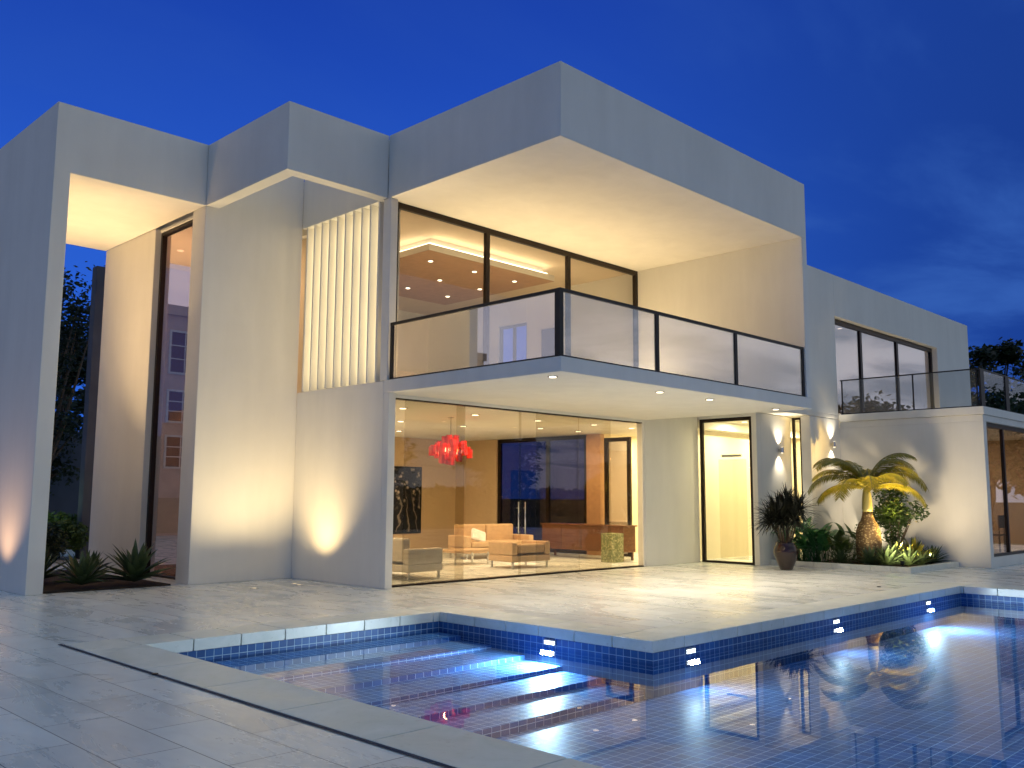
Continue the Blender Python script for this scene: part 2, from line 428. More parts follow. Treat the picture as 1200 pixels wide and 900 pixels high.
def pool_light(x, y, nx, ny, label, e=11):
    t = empty('pool_light', (x, y, -.215), label, 'pool light', 'lights set in the pool wall')
    a = MB(); w_ = .10
    if ny: a.box(x-w_, x+w_, y-.012, y, -.215, -.145)
    elif nx < 0: a.box(x-.012, x, y-w_, y+w_, -.215, -.145)
    else: a.box(x, x+.012, y-w_, y+w_, -.215, -.145)
    a.build('housing', 'steel', t, bevel=.004)
    g_ = MB()
    for z in (-.203, -.177):
        if ny: g_.box(x-w_+.02, x+w_-.02, y-.02, y-.012, z, z+.014)
        elif nx > 0: g_.box(x+.0121, x+.02, y-w_+.02, y+w_-.02, z, z+.014)
        else: g_.box(x-.02, x-.012, y-w_+.02, y+w_-.02, z, z+.014)
    g_.build('lens', 'lamp_white', t)
    l = light('pool_light_beam', 'AREA', (x+nx*.06, y+ny*.06, -.19), e, COOL, (x+nx*.9, y+ny*.9, -.6), shape='RECTANGLE', size=.2, size_y=.05, spread=R(170))
    return t
pool_light(PXB, 7.86, -1, 0, 'pool light beside the steps, in the short wall', 105)
pool_light(9.35, PYC, 0, -1, 'pool light just right of the inner pool corner')
pool_light(13.1, PYC, 0, -1, 'pool light midway along the far pool wall')
pool_light(16.6, PYC, 0, -1, 'pool light nearest the far right pool corner', 70)

for yy, nm in ((4.9, 'fourth from the near end'), (2.6, 'third from the near end'), (.2, 'second from the near end')):  # unseen lights added along the left wall to brighten the pool
    pool_light(PXA+.001, yy, 1, 0, 'added unseen pool light under the left coping, '+nm, 14)
# ------------------------------------------------------------------ villa
V = empty('modern_villa', (10, 13, 0), 'large white flat roofed modern villa with lit glazed rooms beside the pool', 'house')
w = lambda *b, n='wall', m='plaster', bv=.01: box(n, m, V, *b, bevel=bv)
RT, RB = 8.25, 7.05
YP, YG, YF = 16.0, 13.15, 8.9
def window(b, axis, plane, a0, a1, z0, z1, mull, glass, fw=.07, fd=.08, left=True, right=True, top=True, bottom=True, pane_t=.012):
    """window in a plane: frame (dark), panes as sub-parts"""
    fr = MB()
    def bx(mb, p, q, r, s, d0, d1):
        if axis == 'y': mb.box(p, q, plane+d0, plane+d1, r, s)
        else: mb.box(plane+d0, plane+d1, p, q, r, s)
    if top: bx(fr, a0, a1, z1-fw, z1, 0, fd)
    if bottom: bx(fr, a0, a1, z0, z0+fw*.6, 0, fd)
    zz0 = z0+(fw*.6 if bottom else 0); zz1 = z1-(fw if top else 0)
    if left: bx(fr, a0, a0+fw, zz0, zz1, 0, fd)
    if right: bx(fr, a1-fw, a1, zz0, zz1, 0, fd)
    for mx_ in mull: bx(fr, mx_-fw/2, mx_+fw/2, zz0, zz1, .001, fd-.001)
    W_ = fr.build('window', 'frame', b, bevel=.004)
    cuts = [a0]+list(mull)+[a1]
    for i in range(len(cuts)-1):
        p = MB(); bx(p, cuts[i]+.01, cuts[i+1]-.01, zz0, zz1, fd*.5, fd*.5+pane_t)
        o = p.build('pane', glass); o.parent = W_; o.matrix_parent_inverse = Matrix()
    return W_
# left tower portal
MB().prism([(5.15, 0), (5.42, 0), (5.42, RB), (7.878, RB), (7.878, RT), (5.15, RT)], 'xz', YP, 20.7).build('portal_wall', 'plaster', V, bevel=.01)
w(7.88, 10.0, YP, 16.52, 0, RT)                       # tall panel
w(7.88, 8.1, 18.16, 20.7, 0, RB)                      # wall behind the tall window
w(7.98, 8.1, 16.52, 18.16, 6.98, RB)
# roof frame
MB().prism([(7.88, YG), (9.998, YG), (9.998, YG+.25), (8.14, YG+.25), (8.14, YP-.002), (7.88, YP-.002)], 'xy', RB, RT-.002).build('roof_beam', 'plaster', V, bevel=.01)
# lower left block
w(10.0, 10.16, YG, YP, 0, 3.66)
w(10.162, 10.5, YG+.3, YP, 3.668, 3.672, n='ledge')
w(10.0, 10.3, 13.3, YP, RB, RT)                        # lintel above fins
w(10.0, 10.17, 13.06, 13.28, 3.67, RB)                # wall end post
w(10.37, 10.42, 13.3, YP, 3.67, RB, m='cream')        # lit panel behind fins
# main roof and floor slabs
w(10.0, 17.8, YF, 13.15, RB, RT, n='roof')
w(10.3, 17.8, 13.15, 21.2, RB, RT, n='roof')
w(8.1, 10.3, 16.52, 21.2, RB+.01, RT-.01, n='roof')
w(10.0, 17.8, YF, 13.15, 3.44, 3.67, n='balcony_slab')
w(17.6, 17.8, YF, 16.9, 3.67, RB)
w(17.6, 17.8, 18.0, 21.2, 3.67, RB)
w(17.6, 17.8, 16.9, 18.0, 6.3, RB)
#                     # side wall
w(10.16, 17.78, 13.152, 22.1, 3.38, 3.665, n='floor_slab')
w(17.78, 20.2, 13.41, 22.1, 3.38, 3.665, n='floor_slab')
# upper room
w(10.6, 17.6, 21.0, 21.2, 3.67, RB, m='ceiling')
w(10.42, 10.55, 16.52, 21.0, 3.67, RB, m='cream')
window(V, 'x', 17.66, 16.9, 18.0, 3.68, 6.3, [17.45], 'glass', fw=.07)
# lower rooms
w(10.0, 10.16, YP, 22.1, 0, 3.38)
w(10.16, 20.0, 21.9, 22.1, 0, 3.38, m='orange_wall')
w(17.78, 20.04, YG, 13.4, 0, 3.66)
w(17.78, 20.04, YG, 13.4, 3.67, 7.6)
w(20.0, 20.2, 20.5, 22.1, 0, 3.38, m='orange_wall')
w(20.0, 20.2, 16.35, 16.85, 0, 3.38, m='brown_panel')
window(V, 'x', 20.06, 15.35, 16.25, .02, 3.25, [], 'glass_coated', fw=.11)
w(20.0, 20.2, 13.4, 13.8, 0, 3.38, m='cream')
# hall behind the living room and door
w(20.2, 25.8, 16.36, 16.5, 0, 3.38, m='cream')
w(25.8, 26, 11.0, 16.5, 0, 3.68, m='cream')
w(20.2, 26, 13.15, 16.5, 3.38, 3.68, n='ceiling_slab', m='ceiling')
# door wall X=20.04, pier, sconce wall
w(20.04, 20.24, 11.48, 11.62, 0, 3.68)
w(20.04, 20.24, 11.62, 13.15, 3.60, 3.68)
w(20.24, 21.75, 11.48, 11.68, 0, 3.68, n='pier')
w(21.75, 21.95, 10.94, 11.20, 0, 3.68, n='pier')
w(21.95, 23.4, 10.94, 11.14, 0, 3.68)
w(17.8, 33.6, 10.94, 13.15, 3.69, 3.80, n='floor_slab', m='ceiling')
# right wing: upper wall with window opening X 23.35..30.6, z 3.81..6.48
w(17.8, 23.35, 10.94, 11.19, 3.80, 7.62)
w(30.65, 33.6, 10.94, 11.19, 3.80, 7.62)
w(23.35, 30.65, 10.94, 11.19, 6.48, 7.62)
w(33.35, 33.6, 11.19, 18, 3.80, 7.62)
w(17.8, 33.6, 11.19, 18, 7.3, 7.6, n='roof')
w(22.9, 33.3, 16.0, 16.2, 3.8, 7.3, m='cream')
w(30.9, 31.0, 11.19, 16, 3.8, 7.3, m='cream')
# lower right block
w(23.4, 23.62, 7.38, 11.14, 0, 3.46)
w(23.622, 38, 7.40, 7.62, 0, .24, n='plinth')
w(23.36, 38, 7.34, 10.94, 3.62, 3.81, n='roof')
w(23.40, 38, 7.38, 10.94, 3.46, 3.615, n='fascia')
w(23.62, 38, 10.9, 11.1, .0, 3.46, m='tan_ceiling')
w(31.6, 31.8, 7.62, 10.9, 0, 3.46, m='orange_wall')
w(23.62, 38, 7.62, 10.9, .22, .24, n='floor', m='cream')

box('floor', 'paving', V, 10.16, 26, 13.2, 21.9, .008, .012)

# fix: sub-parts inherit world coordinates of their parent part (which sits at the villa's origin offset)
window(V, 'y', 13.17, 10.17, 17.6, 3.69, RB-.002, [12.58, 15.08], 'glass', fw=.11)
window(V, 'x', 8.0, 16.53, 18.15, .03, 6.98, [], 'glass_tower', fw=.075, fd=.1, right=True)
window(V, 'x', 20.10, 11.63, 13.14, .0, 3.60, [], 'glass', fw=.09)
window(V, 'x', 21.80, 11.20, 11.47, .0, 3.66, [], 'glass', fw=.06)
window(V, 'y', 11.10, 23.36, 30.64, 3.82, 6.47, [25.3, 27.85], 'glass_coated', fw=.13)
window(V, 'y', 7.46, 23.64, 31.6, .245, 3.455, [25.1, 27.3, 29.5], 'glass_wing', fw=.10)
window(V, 'x', 20.06, 16.86, 20.49, .02, 3.375, [18.4], 'glass_dark', fw=.12)
# reveal light edge for the tower window
# sliding glass wall of the living room: overlapping frameless doors
sl = MB().box(10.17, 17.76, 13.17, 13.30, 3.36, 3.438).box(10.17, 17.76, 13.17, 13.30, .0, .03).build('sliding_track', 'frame', V)
panes = [(10.17, 12.0, 0), (10.55, 12.05, 1), (11.85, 13.65, 2), (13.55, 15.45, 1), (14.1, 16.6, 2), (15.4, 17.74, 0)]
for i, (a, c_, k) in enumerate(panes):
    y = 13.185+k*.032
    d = MB().box(a, c_, y, y+.012, .03, 3.36).build('sliding_door', 'glass_door', V)
    if i in (2, 3):
        hx = c_-.13 if i == 2 else a+.13
        hd = MB()
        for yy in (y-.055,):
            hd.tube([(hx, yy, .85), (hx, yy, 1.5)], .013, 8)
            hd.tube([(hx, yy, .98), (hx, y, .98)], .008, 6); hd.tube([(hx, yy, 1.38), (hx, y, 1.38)], .008, 6)
        o = hd.build('handle', 'steel', smooth=True); o.parent = d
w(17.70, 17.78, 13.16, 13.32, 0, 3.44, n='jamb')
w(10.0, 10.16, 13.0, 13.149, 0, 3.44, n='wall')

# fins
for i in range(10):
    y = 13.42+i*.268
    box('fin', 'plaster', V, 10.02, 10.27, y, y+.04, 3.674, RB-.001, bevel=.003)
for i in range(10):
    y = 13.42+i*.268+.15 if i < 9 else 15.925
    light('fin_light', 'AREA', (10.35, y, 5.36), 6 if i < 9 else 3, (1, .80, .46), (9, y, 5.36), shape='RECTANGLE', size=.12, size_y=3.2)

# entry door details: lit header and closer bar
box('door_closer', 'steel', V, 20.16, 20.20, 12.0, 12.55, 2.62, 2.68)
box('door_panel', 'glass_door', V, 20.9, 20.93, 12.3, 13.1, .05, 2.6)
w(20.25, 25.8, 13.52, 13.6, 0, 3.38, m='cream')
w(23.62, 25.8, 11.12, 11.2, 0, 3.38, m='cream')
w(20.25, 26, 11.69, 13.5, 3.60, 3.68, n='ceiling_slab', m='ceiling')

# balustrades
def rail(b, axis, plane, a0, a1, z0, z1, posts, glass='glass_rail', pw=.055, t=.045, name='balustrade', ends=True, top=.05):
    r_ = MB()
    def bx(mb, p, q, r, s, d0, d1):
        if axis == 'y': mb.box(p, q, plane+d0, plane+d1, r, s)
        else: mb.box(plane+d0, plane+d1, p, q, r, s)
    bx(r_, a0, a1, z1-top, z1, -t/2, t/2); bx(r_, a0, a1, z0, z0+.025, -t/2, t/2)
    W_ = r_.build(name, 'rail', b)
    for p in posts:
        q = MB(); bx(q, p-pw/2, p+pw/2, z0+.025, z1-top, -t/2+.001, t/2-.001); o = q.build('post', 'rail'); o.parent = W_
    cuts = sorted(posts)
    for i in range(len(cuts)-1):
        q = MB(); bx(q, cuts[i]+pw/2, cuts[i+1]-pw/2, z0+.03, z1-top, -.006, .006); o = q.build('pane', glass); o.parent = W_
    return W_
rail(V, 'y', YF+.06, 10.03, 17.62, 3.672, 4.71, [10.06, 12.48, 14.96, 17.56], pw=.085)
rail(V, 'x', 10.055, YF+.083, 13.04, 3.672, 4.71, [13.0, YF+.12], pw=.07)
rail(V, 'x', 23.45, 7.45, 10.9, 3.815, 4.74, [10.86, 9.0, 7.49], glass='glass_wing_rail', pw=.03, t=.03, top=.03)
rail(V, 'y', 7.43, 23.43, 36, 3.815, 4.74, [23.6, 25.45, 27.4, 29.4, 31.5, 33.5], glass='glass_wing_rail', pw=.26, t=.05, top=.03)

# dropped ceiling tray
w(12.0, 15.9, 14.35, 18.3, 6.705, 6.84, n='ceiling_tray', m='ceiling')
box('tray_panel', 'brown_panel', V, 12.01, 15.89, 14.36, 18.29, 6.695, 6.7045)
box('ceiling_lining', 'tan_ceiling', V, 10.56, 17.59, 13.30, 20.99, 7.03, 7.049)
box('cove_light', 'cove', V, 12.12, 15.78, 14.47, 18.2, 6.845, 6.90)
w(12.2, 15.7, 14.55, 18.1, 6.90, 7.03, n='ceiling_tray', m='ceiling')

# ------------------------------------------------------------------ recessed lamps
def downlight(x, y, z, label, group, e=25, r=.055, name='downlight', col=WARM, angle=110):
    t = empty(name, (x, y, z), label, 'downlight', group)
    MB().lathe([(r*1.45, z-.012), (r*1.5, z-.001)], x, y, 20).build('ring', 'steel', t, smooth=False)
    MB().lathe([(r, z-.018), (r, z-.0125)], x, y, 20).build('lens', 'lamp_warm', t)
    if e: light('downlight_beam', 'SPOT', (x, y, z-.03), e, col, (x, y, 0), spot_size=R(angle), spot_blend=.8, shadow_soft_size=.05)
    return t
SL = [(10.35, 9.38, 'ceiling spot at the front corner of the balcony underside'), (13.13, 9.38, 'ceiling spot under the balcony, second from the front corner'),
      (14.77, 9.42, 'ceiling spot under the balcony, third from the front corner'), (17.3, 9.45, 'ceiling spot at the far right end of the balcony underside')]
for x, y, l in SL: downlight(x, y, 3.44, l, 'downlights in the balcony underside', 360, .055, col=(1, .84, .62), angle=125)
names = {(1, 0): 'front row left', (2, 0): 'front row centre', (3, 0): 'front row right',
         (1, 1): 'middle row left', (2, 1): 'middle row centre', (3, 1): 'middle row right', (2, 2): 'back row left', (3, 2): 'back row right'}
for (i, j), nm in names.items():
    downlight((12.25, 12.6, 13.9, 15.2)[i] if i else 12.25, 15.0+1.2*j, 6.695, 'upstairs ceiling tray spot, '+nm, 'spots in the upstairs ceiling tray', 42, .05, col=(1, .76, .48), angle=150)

def sconce(x, y, z, label, e=60):
    t = empty('wall_sconce', (x, y, z), label, 'wall light', 'up and down wall lights by the entry')
    MB().lathe([(.045, z-.07), (.05, z-.06), (.05, z+.06), (.045, z+.07)], x, y-.09, 20).build('shade', 'steel', t)
    MB().box(x-.03, x+.03, y-.05, y-.001, z-.03, z+.03).build('bracket', 'steel', t)
    MB().lathe([(.03, z+.0705), (.03, z+.074)], x, y-.09, 12).build('lens', 'lamp_warm', t)
    MB().lathe([(.03, z-.074), (.03, z-.0705)], x, y-.09, 12).build('lens', 'lamp_warm', t)
    for s in (1, -1):
        light('sconce_beam', 'SPOT', (x, y-.09, z+s*.10), e, (1, .86, .62), (x, y-.05, z+s*2), spot_size=R(100), spot_blend=1, shadow_soft_size=.05)
sconce(21.1, 11.48, 2.80, 'steel up and down wall light on the pier beside the entry door')
sconce(22.85, 10.94, 3.0, 'wall light half hidden behind the palm fronds')

def ground_spot(x, y, target, e, label, size=70, col=WARM, blend=1.0, soft=.05, z=.02):
    t = empty('ground_uplight', (x, y, 0), label, 'ground light', 'recessed uplights at the foot of the walls')
    MB().lathe([(.075, .001), (.075, .010), (.068, .012)], x, y, 20).build('ring', 'steel', t)
    MB().lathe([(.035, .0121), (.035, .014)], x, y, 16).build('lens', 'lamp_dim', t)
    light('uplight_beam', 'SPOT', (x, y, .06), e, col, target, spot_size=R(size), spot_blend=blend, shadow_soft_size=soft)
    return t
ground_spot(9.36, 14.85, (9.90, 14.85, 2.8), 100, 'recessed uplight in the paving against the lower left block', 96, (1, .64, .25))
ground_spot(4.50, 17.0, (5.08, 17.0, 2.8), 110, 'recessed uplight against the outer face of the left tower wall', 96, (1, .58, .32))
ground_spot(9.30, 14.6, (9.30, 15.97, 6.2), 190, 'recessed uplight at the tall panel wall, right of the pair', 118, (1, .76, .40))
ground_spot(8.4, 14.6, (8.4, 15.97, 6.2), 190, 'recessed uplight at the tall panel wall, left of the pair', 118, (1, .76, .40))
ground_spot(6.45, 18.4, (6.6, 18.2, 7), 1900, 'recessed uplight under the left tower, lighting its soffit', 54, (1, .66, .32))
ground_spot(6.2, 19.6, (6.4, 19.2, 7), 900, 'recessed uplight at the back of the left tower bed', 54, (1, .66, .32))
# balcony uplight strips
def strip(x0, x1, y, z, e, label, tgt, col=(1, .72, .36)):
    t = empty('linear_uplight', ((x0+x1)/2, y, z), label, 'floor light', 'linear uplights on the balcony floor')
    MB().box(x0, x1, y-.03, y+.03, z+.001, z+.03).build('housing', 'steel', t)
    MB().box(x0+.01, x1-.01, y-.022, y+.022, z+.0302, z+.034).build('lens', 'lamp_warm', t)
    light('uplight_strip', 'AREA', ((x0+x1)/2, y, z+.05), e, col, tgt, shape='RECTANGLE', size=x1-x0-.05, size_y=.04)
strip(23.5, 30.5, 11.02, 3.812, 26, 'added light strip at the sill of the wing window upstairs', (27, 11.06, 7))  # strip added to warm the window reveals
strip(10.5, 13.9, 12.85, 3.672, 105, 'left half of the light strip on the balcony floor', (12.2, 12.6, 7))
strip(14.1, 17.3, 12.85, 3.672, 105, 'right half of the light strip on the balcony floor', (15.7, 12.6, 7))

# interior lamps: recessed spots built into the ceilings
def ceiling_spots(xs, ys, z, total, col, r=.07):
    e = total/(len(xs)*len(ys))
    for x in xs:
        for y in ys:
            g = MB().lathe([(r*1.4, z-.012), (r*1.45, z-.001)], x, y, 16).build('ceiling_spot', 'steel', V)
            o = MB().lathe([(r, z-.016), (r, z-.0125)], x, y, 16).build('lens', 'lamp_warm'); o.parent = g
            light('ceiling_spot_beam', 'AREA', (x, y, z-.02), e, col, (x, y, 0), shape='DISK', size=r*2).visible_glossy = False
light('cove_glow', 'AREA', (13.9, 14.42, 6.86), 7, (1, .80, .5), (13.9, 13.6, 7.02), shape='RECTANGLE', size=3.6, size_y=.05)
light('cove_glow', 'AREA', (12.07, 16.4, 6.86), 7, (1, .80, .5), (11.3, 16.4, 7.02), shape='RECTANGLE', size=3.6, size_y=.05)
ceiling_spots((11.6, 13.6, 15.6), (14.6, 17.2, 19.8), 3.379, 430, (1, .76, .48))
ceiling_spots((17.4, 18.9), (14.4, 16.2), 3.379, 190, (1, .78, .48))
ceiling_spots((24.6, 27.0, 29.4), (9.3,), 3.459, 160, (1, .80, .60))
ceiling_spots((24.6, 27.0, 29.4), (13.6,), 7.299, 60, (1, .70, .46))
ceiling_spots((9.0,), (17.6, 19.4), 7.05, 90, (1, .62, .36))  # lamps added to warm the tint of the tower glass from behind
ceiling_spots((21.4, 23.2, 24.8), (12.6,), 3.599, 270, (1, .88, .52))
ceiling_spots((21.2, 23.0, 24.8), (14.2, 15.6), 3.379, 460, (1, .82, .46))

# ------------------------------------------------------------------ furniture
def sofa(name, x, y, w_, d_, h, rot, m, label, seats=2, group=None):
    t = empty(name, (x, y, 0), label, 'sofa' if seats > 1 else 'armchair', group)
    t.rotation_euler[2] = rot
    def p(nm, mm, *b, bevel=.03):
        o = MB().box(*b).build(nm, mm, None, smooth=False, bevel=bevel); o.parent = t; return o
    a = .16
    p('base', m, -w_/2, w_/2, -d_/2, d_/2, .16, .30, bevel=.02)
    for s in (-1, 1): p('armrest', m, *( (-w_/2, -w_/2+a) if s < 0 else (w_/2-a, w_/2)), -d_/2, d_/2, .302, .60)
    sw_ = (w_-2*a)/seats
    for i in range(seats):
        x0 = -w_/2+a+i*sw_
        p('seat_cushion', m, x0+.005, x0+sw_-.005, -d_/2, d_/2-.22, .305, .46, bevel=.04)
        p('back_cushion', m, x0+.005, x0+sw_-.005, d_/2-.215, d_/2-.01, .35, h, bevel=.04)
    for sx in (-1, 1):
        for sy in (-1, 1):
            o = MB().box(sx*(w_/2-.06)-.02, sx*(w_/2-.06)+.02, sy*(d_/2-.06)-.02, sy*(d_/2-.06)+.02, 0.012, .16).build('leg', 'steel'); o.parent = t
    return t
sofa('sofa', 17.15, 17.75, 2.1, .95, .88, R(-12), 'leather_tan', 'tan leather two seat sofa with a white cushion', 2)
o = MB().box(-.22, .22, -.06, .06, -.16, .16).build('cushion', 'cushion', bevel=.055); o.location = (16.5, 17.55, .60); o.rotation_euler = (R(-25), R(18), R(-12))
tag(o, 'white cushion lying on the left end of the tan sofa', 'cushion')
sofa('armchair', 15.3, 14.9, 1.15, .85, .55, R(175), 'leather_tan', 'low tan leather armchair nearest the glass, in front of the sofa', 1)
sofa('sofa', 11.6, 14.9, 2.0, .95, .80, R(95), 'leather_white', 'pale cream leather sofa at the left end of the living room', 2)
t = empty('coffee_table', (15.0, 16.4, 0), 'low tan coffee table between the two sofas', 'coffee table')
MB().box(14.4, 15.6, 16.1, 16.8, .30, .36).build('tabletop', 'leather_tan', t, bevel=.01)
for x in (14.45, 15.51):
    for y in (16.15, 16.71): MB().box(x, x+.04, y, y+.04, .012, .30).build('leg', 'steel', t)
t = empty('sideboard', (18.9, 15.9, 0), 'long polished dark wood sideboard in the right of the living room', 'sideboard')
MB().box(18.65, 19.15, 14.5, 17.3, .22, .86).build('cabinet', 'wood', t, bevel=.008)
MB().box(18.62, 19.18, 14.46, 17.34, .862, .90).build('top', 'wood', t, bevel=.006)
for y in (14.55, 17.2):
    for x in (18.68, 19.08): MB().box(x, x+.05, y, y+.05, .012, .22).build('leg', 'wood', t)
for y in (15.2, 15.9, 16.6): MB().box(18.642, 18.6495, y-.004, y+.004, .24, .84).build('door_gap', 'rail', t)
tag(MB().box(18.0, 18.4, 14.3, 14.7, .012, .72).build('mosaic_pedestal', 'mosaic', bevel=.01), 'pale speckled square pedestal in front of the wood sideboard', 'pedestal')
t = empty('painting', (17.45, 21.88, 1.5), 'tall dark painting of pale blossoms on the living room wall', 'painting')
MB().box(16.75, 18.15, 21.86, 21.898, .5, 2.5).build('frame', 'rail', t)
MB().box(16.80, 18.10, 21.85, 21.859, .55, 2.45).build('canvas', 'painting', t)
w(15.2, 15.5, 14.0, 21.9, 3.10, 3.38, n='ceiling_beam', m='ceiling') if False else None
# red chandelier
t = empty('chandelier', (13.69, 15.5, 3.38), 'cluster chandelier of glossy red cylinder shades', 'chandelier')
MB().tube([(13.69, 15.5, 2.9), (13.69, 15.5, 3.38)], .012, 6).build('rod', 'steel', t)
MB().lathe([(.07, 3.36), (.07, 3.379)], 13.69, 15.5, 16).build('canopy', 'steel', t)
rr = random.Random(3)
for ring, (rad, n, z0) in enumerate([(.14, 5, 2.86), (.30, 8, 2.72), (.43, 10, 2.60), (.22, 6, 2.48), (.05, 3, 2.38)]):
    for i in range(n):
        a = 2*math.pi*(i+.3*ring)/n; x, y = 13.69+rad*math.cos(a), 15.5+rad*math.sin(a); z = z0+rr.uniform(-.05, .05); r0 = .068
        MB().lathe([(r0, z-.10), (r0, z+.10), (r0-.006, z+.10), (r0-.006, z-.10), (r0, z-.10)], x, y, 16, cap=False).build('lamp_shade', 'red', t, smooth=False)
light('chandelier_bulb', 'POINT', (13.69, 15.5, 2.62), 14, (1, .6, .3), shadow_soft_size=.08)
# upstairs: low red chair back and a dark screen
t = empty('armchair', (10.95, 14.4, 3.67), 'reddish brown armchair just inside the upstairs window', 'armchair')
MB().box(10.75, 11.5, 14.1, 14.8, 3.80, 4.05).build('seat', 'leather_tan', t, bevel=.03)
MB().box(10.75, 11.5, 14.85, 15.0, 3.80, 4.45).build('backrest', 'red', t, bevel=.03)
for x in (10.8, 11.42):
    for y in (14.15, 14.9): MB().box(x, x+.03, y, y+.03, 3.671, 3.80).build('leg', 'steel', t)
t = empty('wall_screen', (17.55, 15.95, 4.2), 'dark flat screen on the side wall upstairs', 'screen')
MB().box(17.54, 17.598, 15.6, 16.3, 4.1, 6.0).build('case', 'rail', t)
MB().box(17.532, 17.539, 15.64, 16.26, 4.14, 5.96).build('display', 'frame', t)
# dining set in the right wing
t = empty('dining_table', (26.3, 9.0, .24), 'dining table behind the right wing window', 'table')
MB().box(25.5, 27.3, 8.5, 9.5, .94, .99).build('tabletop', 'wood', t, bevel=.006)
for x in (25.56, 27.18):
    for y in (8.56, 9.38): MB().box(x, x+.06, y, y+.06, .241, .94).build('leg', 'wood', t)
def chair(x, y, rot, label):
    t = empty('dining_chair', (x, y, .241), label, 'chair', 'dining chairs in the right wing'); t.rotation_euler[2] = rot
    def p(nm, *b):
        o = MB().box(*b).build(nm, 'wood', bevel=.006); o.parent = t
    p('seat', -.22, .22, -.22, .22, .42, .46); p('backrest', -.22, .22, .19, .22, .62, .95)
    for sx in (-1, 1):
        p('leg', sx*.2-.018, sx*.2+.018, -.218, -.182, 0, .42); p('leg', sx*.2-.018, sx*.2+.018, .182, .218, 0, .42)
        p('back_post', sx*.2-.015, sx*.2+.015, .19, .215, .46, .62)
chair(25.25, 8.2, R(170), 'wooden dining chair nearest the wing window corner')
chair(26.3, 8.2, R(180), 'wooden dining chair beyond the first, partly behind the mullion')

# ------------------------------------------------------------------ planter
kb = MB()
x = 20.5; y = 8.1
t_ = 8.1
while t_ < 11.46: kb.box(20.5, 20.62, t_+.003, min(t_+.45, 11.475)-.003, .0, .12); t_ += .45
t_ = 20.5
kb2 = MB()
t_ = 20.62
while t_ < 23.38: kb.box(t_+.003, min(t_+.5, 23.395)-.003, 8.1, 8.22, .0, .12); t_ += .5
tag(kb.build('planter_kerb', 'coping', bevel=.006), 'low pale stone kerb around the palm bed', 'kerb')
so = MB(); nx, ny = 24, 24
def sz(x, y): return .06+.05*noise.noise((x*2, y*2, 0))
vs = [(20.62+(23.398-20.62)*i/nx, 8.22+(11.478-8.22)*j/ny, 0) for j in range(ny+1) for i in range(nx+1)]
vs = [(x, y, sz(x, y)) for x, y, _ in vs]
so.add(vs, [(j*(nx+1)+i, j*(nx+1)+i+1, (j+1)*(nx+1)+i+1, (j+1)*(nx+1)+i) for j in range(ny) for i in range(nx)])
tag(so.build('planter_soil', 'soil'), kind='structure')
# gravel bed of the tower
tag(MB().box(5.43, 7.6, 16.1, 20.6, .001, .03).build('tower_bed', 'soil'), kind='structure')

def blade(mb, p, az, el, length, width, droop, n=6, fold=.25, tipw=0.):
    """one tapering leaf: arc that starts at elevation el and bends down by droop"""
    pts = []; q = Vector(p); e = el
    for i in range(n+1):
        pts.append(q.copy()); d = Vector((math.cos(az)*math.cos(e), math.sin(az)*math.cos(e), math.sin(e))); q += d*length/n; e -= droop/n
    side = Vector((-math.sin(az), math.cos(az), 0)); vs = []
    for i, q in enumerate(pts):
        u = i/n; wd = width*(math.sin(math.pi*min(1, .22+u*.78))**.8)*(1-u*.25) if u < 1 else width*tipw
        if i == n: wd = width*tipw+.0005
        vs += [q+side*wd/2+Vector((0, 0, fold*wd)), q, q-side*wd/2+Vector((0, 0, fold*wd))]
    fs = []
    for i in range(n):
        a = i*3; fs += [(a, a+1, a+4, a+3), (a+1, a+2, a+5, a+4)]
    mb.add(vs, fs)
def agave(x, y, r, n, label, m='leaf_agave', z=.05, seed=0, wide=.10, cat='plant', group='agaves', name='agave'):
    rr = random.Random(seed+int(x*100)); mb = MB()
    for i in range(n):
        az = i*2.39996+rr.uniform(-.15, .15); u = i/n; el = R(12+70*u)+rr.uniform(-.1, .1)
        blade(mb, (x, y, z+.03), az, el, r*rr.uniform(.82, 1.1), r*wide*2*rr.uniform(.8, 1.1), R(rr.uniform(5, 30)), 6, .28)
    return tag(mb.build(name, m, smooth=True), label, cat, group)
agave(7.05, 16.35, .75, 46, 'largest spiky agave in front of the tall window', seed=1)
agave(6.15, 16.35, .62, 40, 'spiky agave left of the largest one, in the tower opening', seed=2)
agave(5.85, 17.6, .7, 34, 'spiky agave at the back of the tower opening by the left wall', seed=3)
agave(6.9, 17.9, .55, 30, 'spiky agave behind the largest one, near the tall window', seed=4)
agave(22.35, 8.75, .62, 34, 'yellow lit spiky agave at the front of the palm bed', 'leaf_palm', seed=5, group='agaves in the palm bed')  # yellow lamplight comes with the palm leaf colour used here
agave(21.55, 8.55, .5, 34, 'dark spiky agave at the front corner of the palm bed', seed=6, group='agaves in the palm bed')
agave(22.0, 9.05, .6, 36, 'dark spiky agave between the palm trunk and the yellow one', seed=7, group='agaves in the palm bed')
agave(22.95, 8.55, .5, 30, 'dark spiky agave nearest the right wing wall', seed=8, group='agaves in the palm bed')
agave(20.95, 9.2, .5, 30, 'dark spiky agave left of the palm trunk', seed=9, group='agaves in the palm bed')
agave(20.95, 9.9, .45, 30, 'dark spiky agave between the palm and the broad leaved plant', seed=10, group='agaves in the palm bed')
agave(22.9, 9.0, .6, 34, 'green spiky agave behind the yellow lit one', seed=11, group='agaves in the palm bed')
agave(22.6, 8.45, .42, 28, 'small spiky agave right beside the yellow lit one', seed=12, group='agaves in the palm bed')
agave(21.2, 8.9, .55, 36, 'spiky agave in front of the palm trunk base', seed=13, group='agaves in the palm bed')
agave(21.9, 8.42, .38, 26, 'smallest spiky agave at the front kerb, left of the yellow lit one', seed=14, group='agaves in the palm bed')
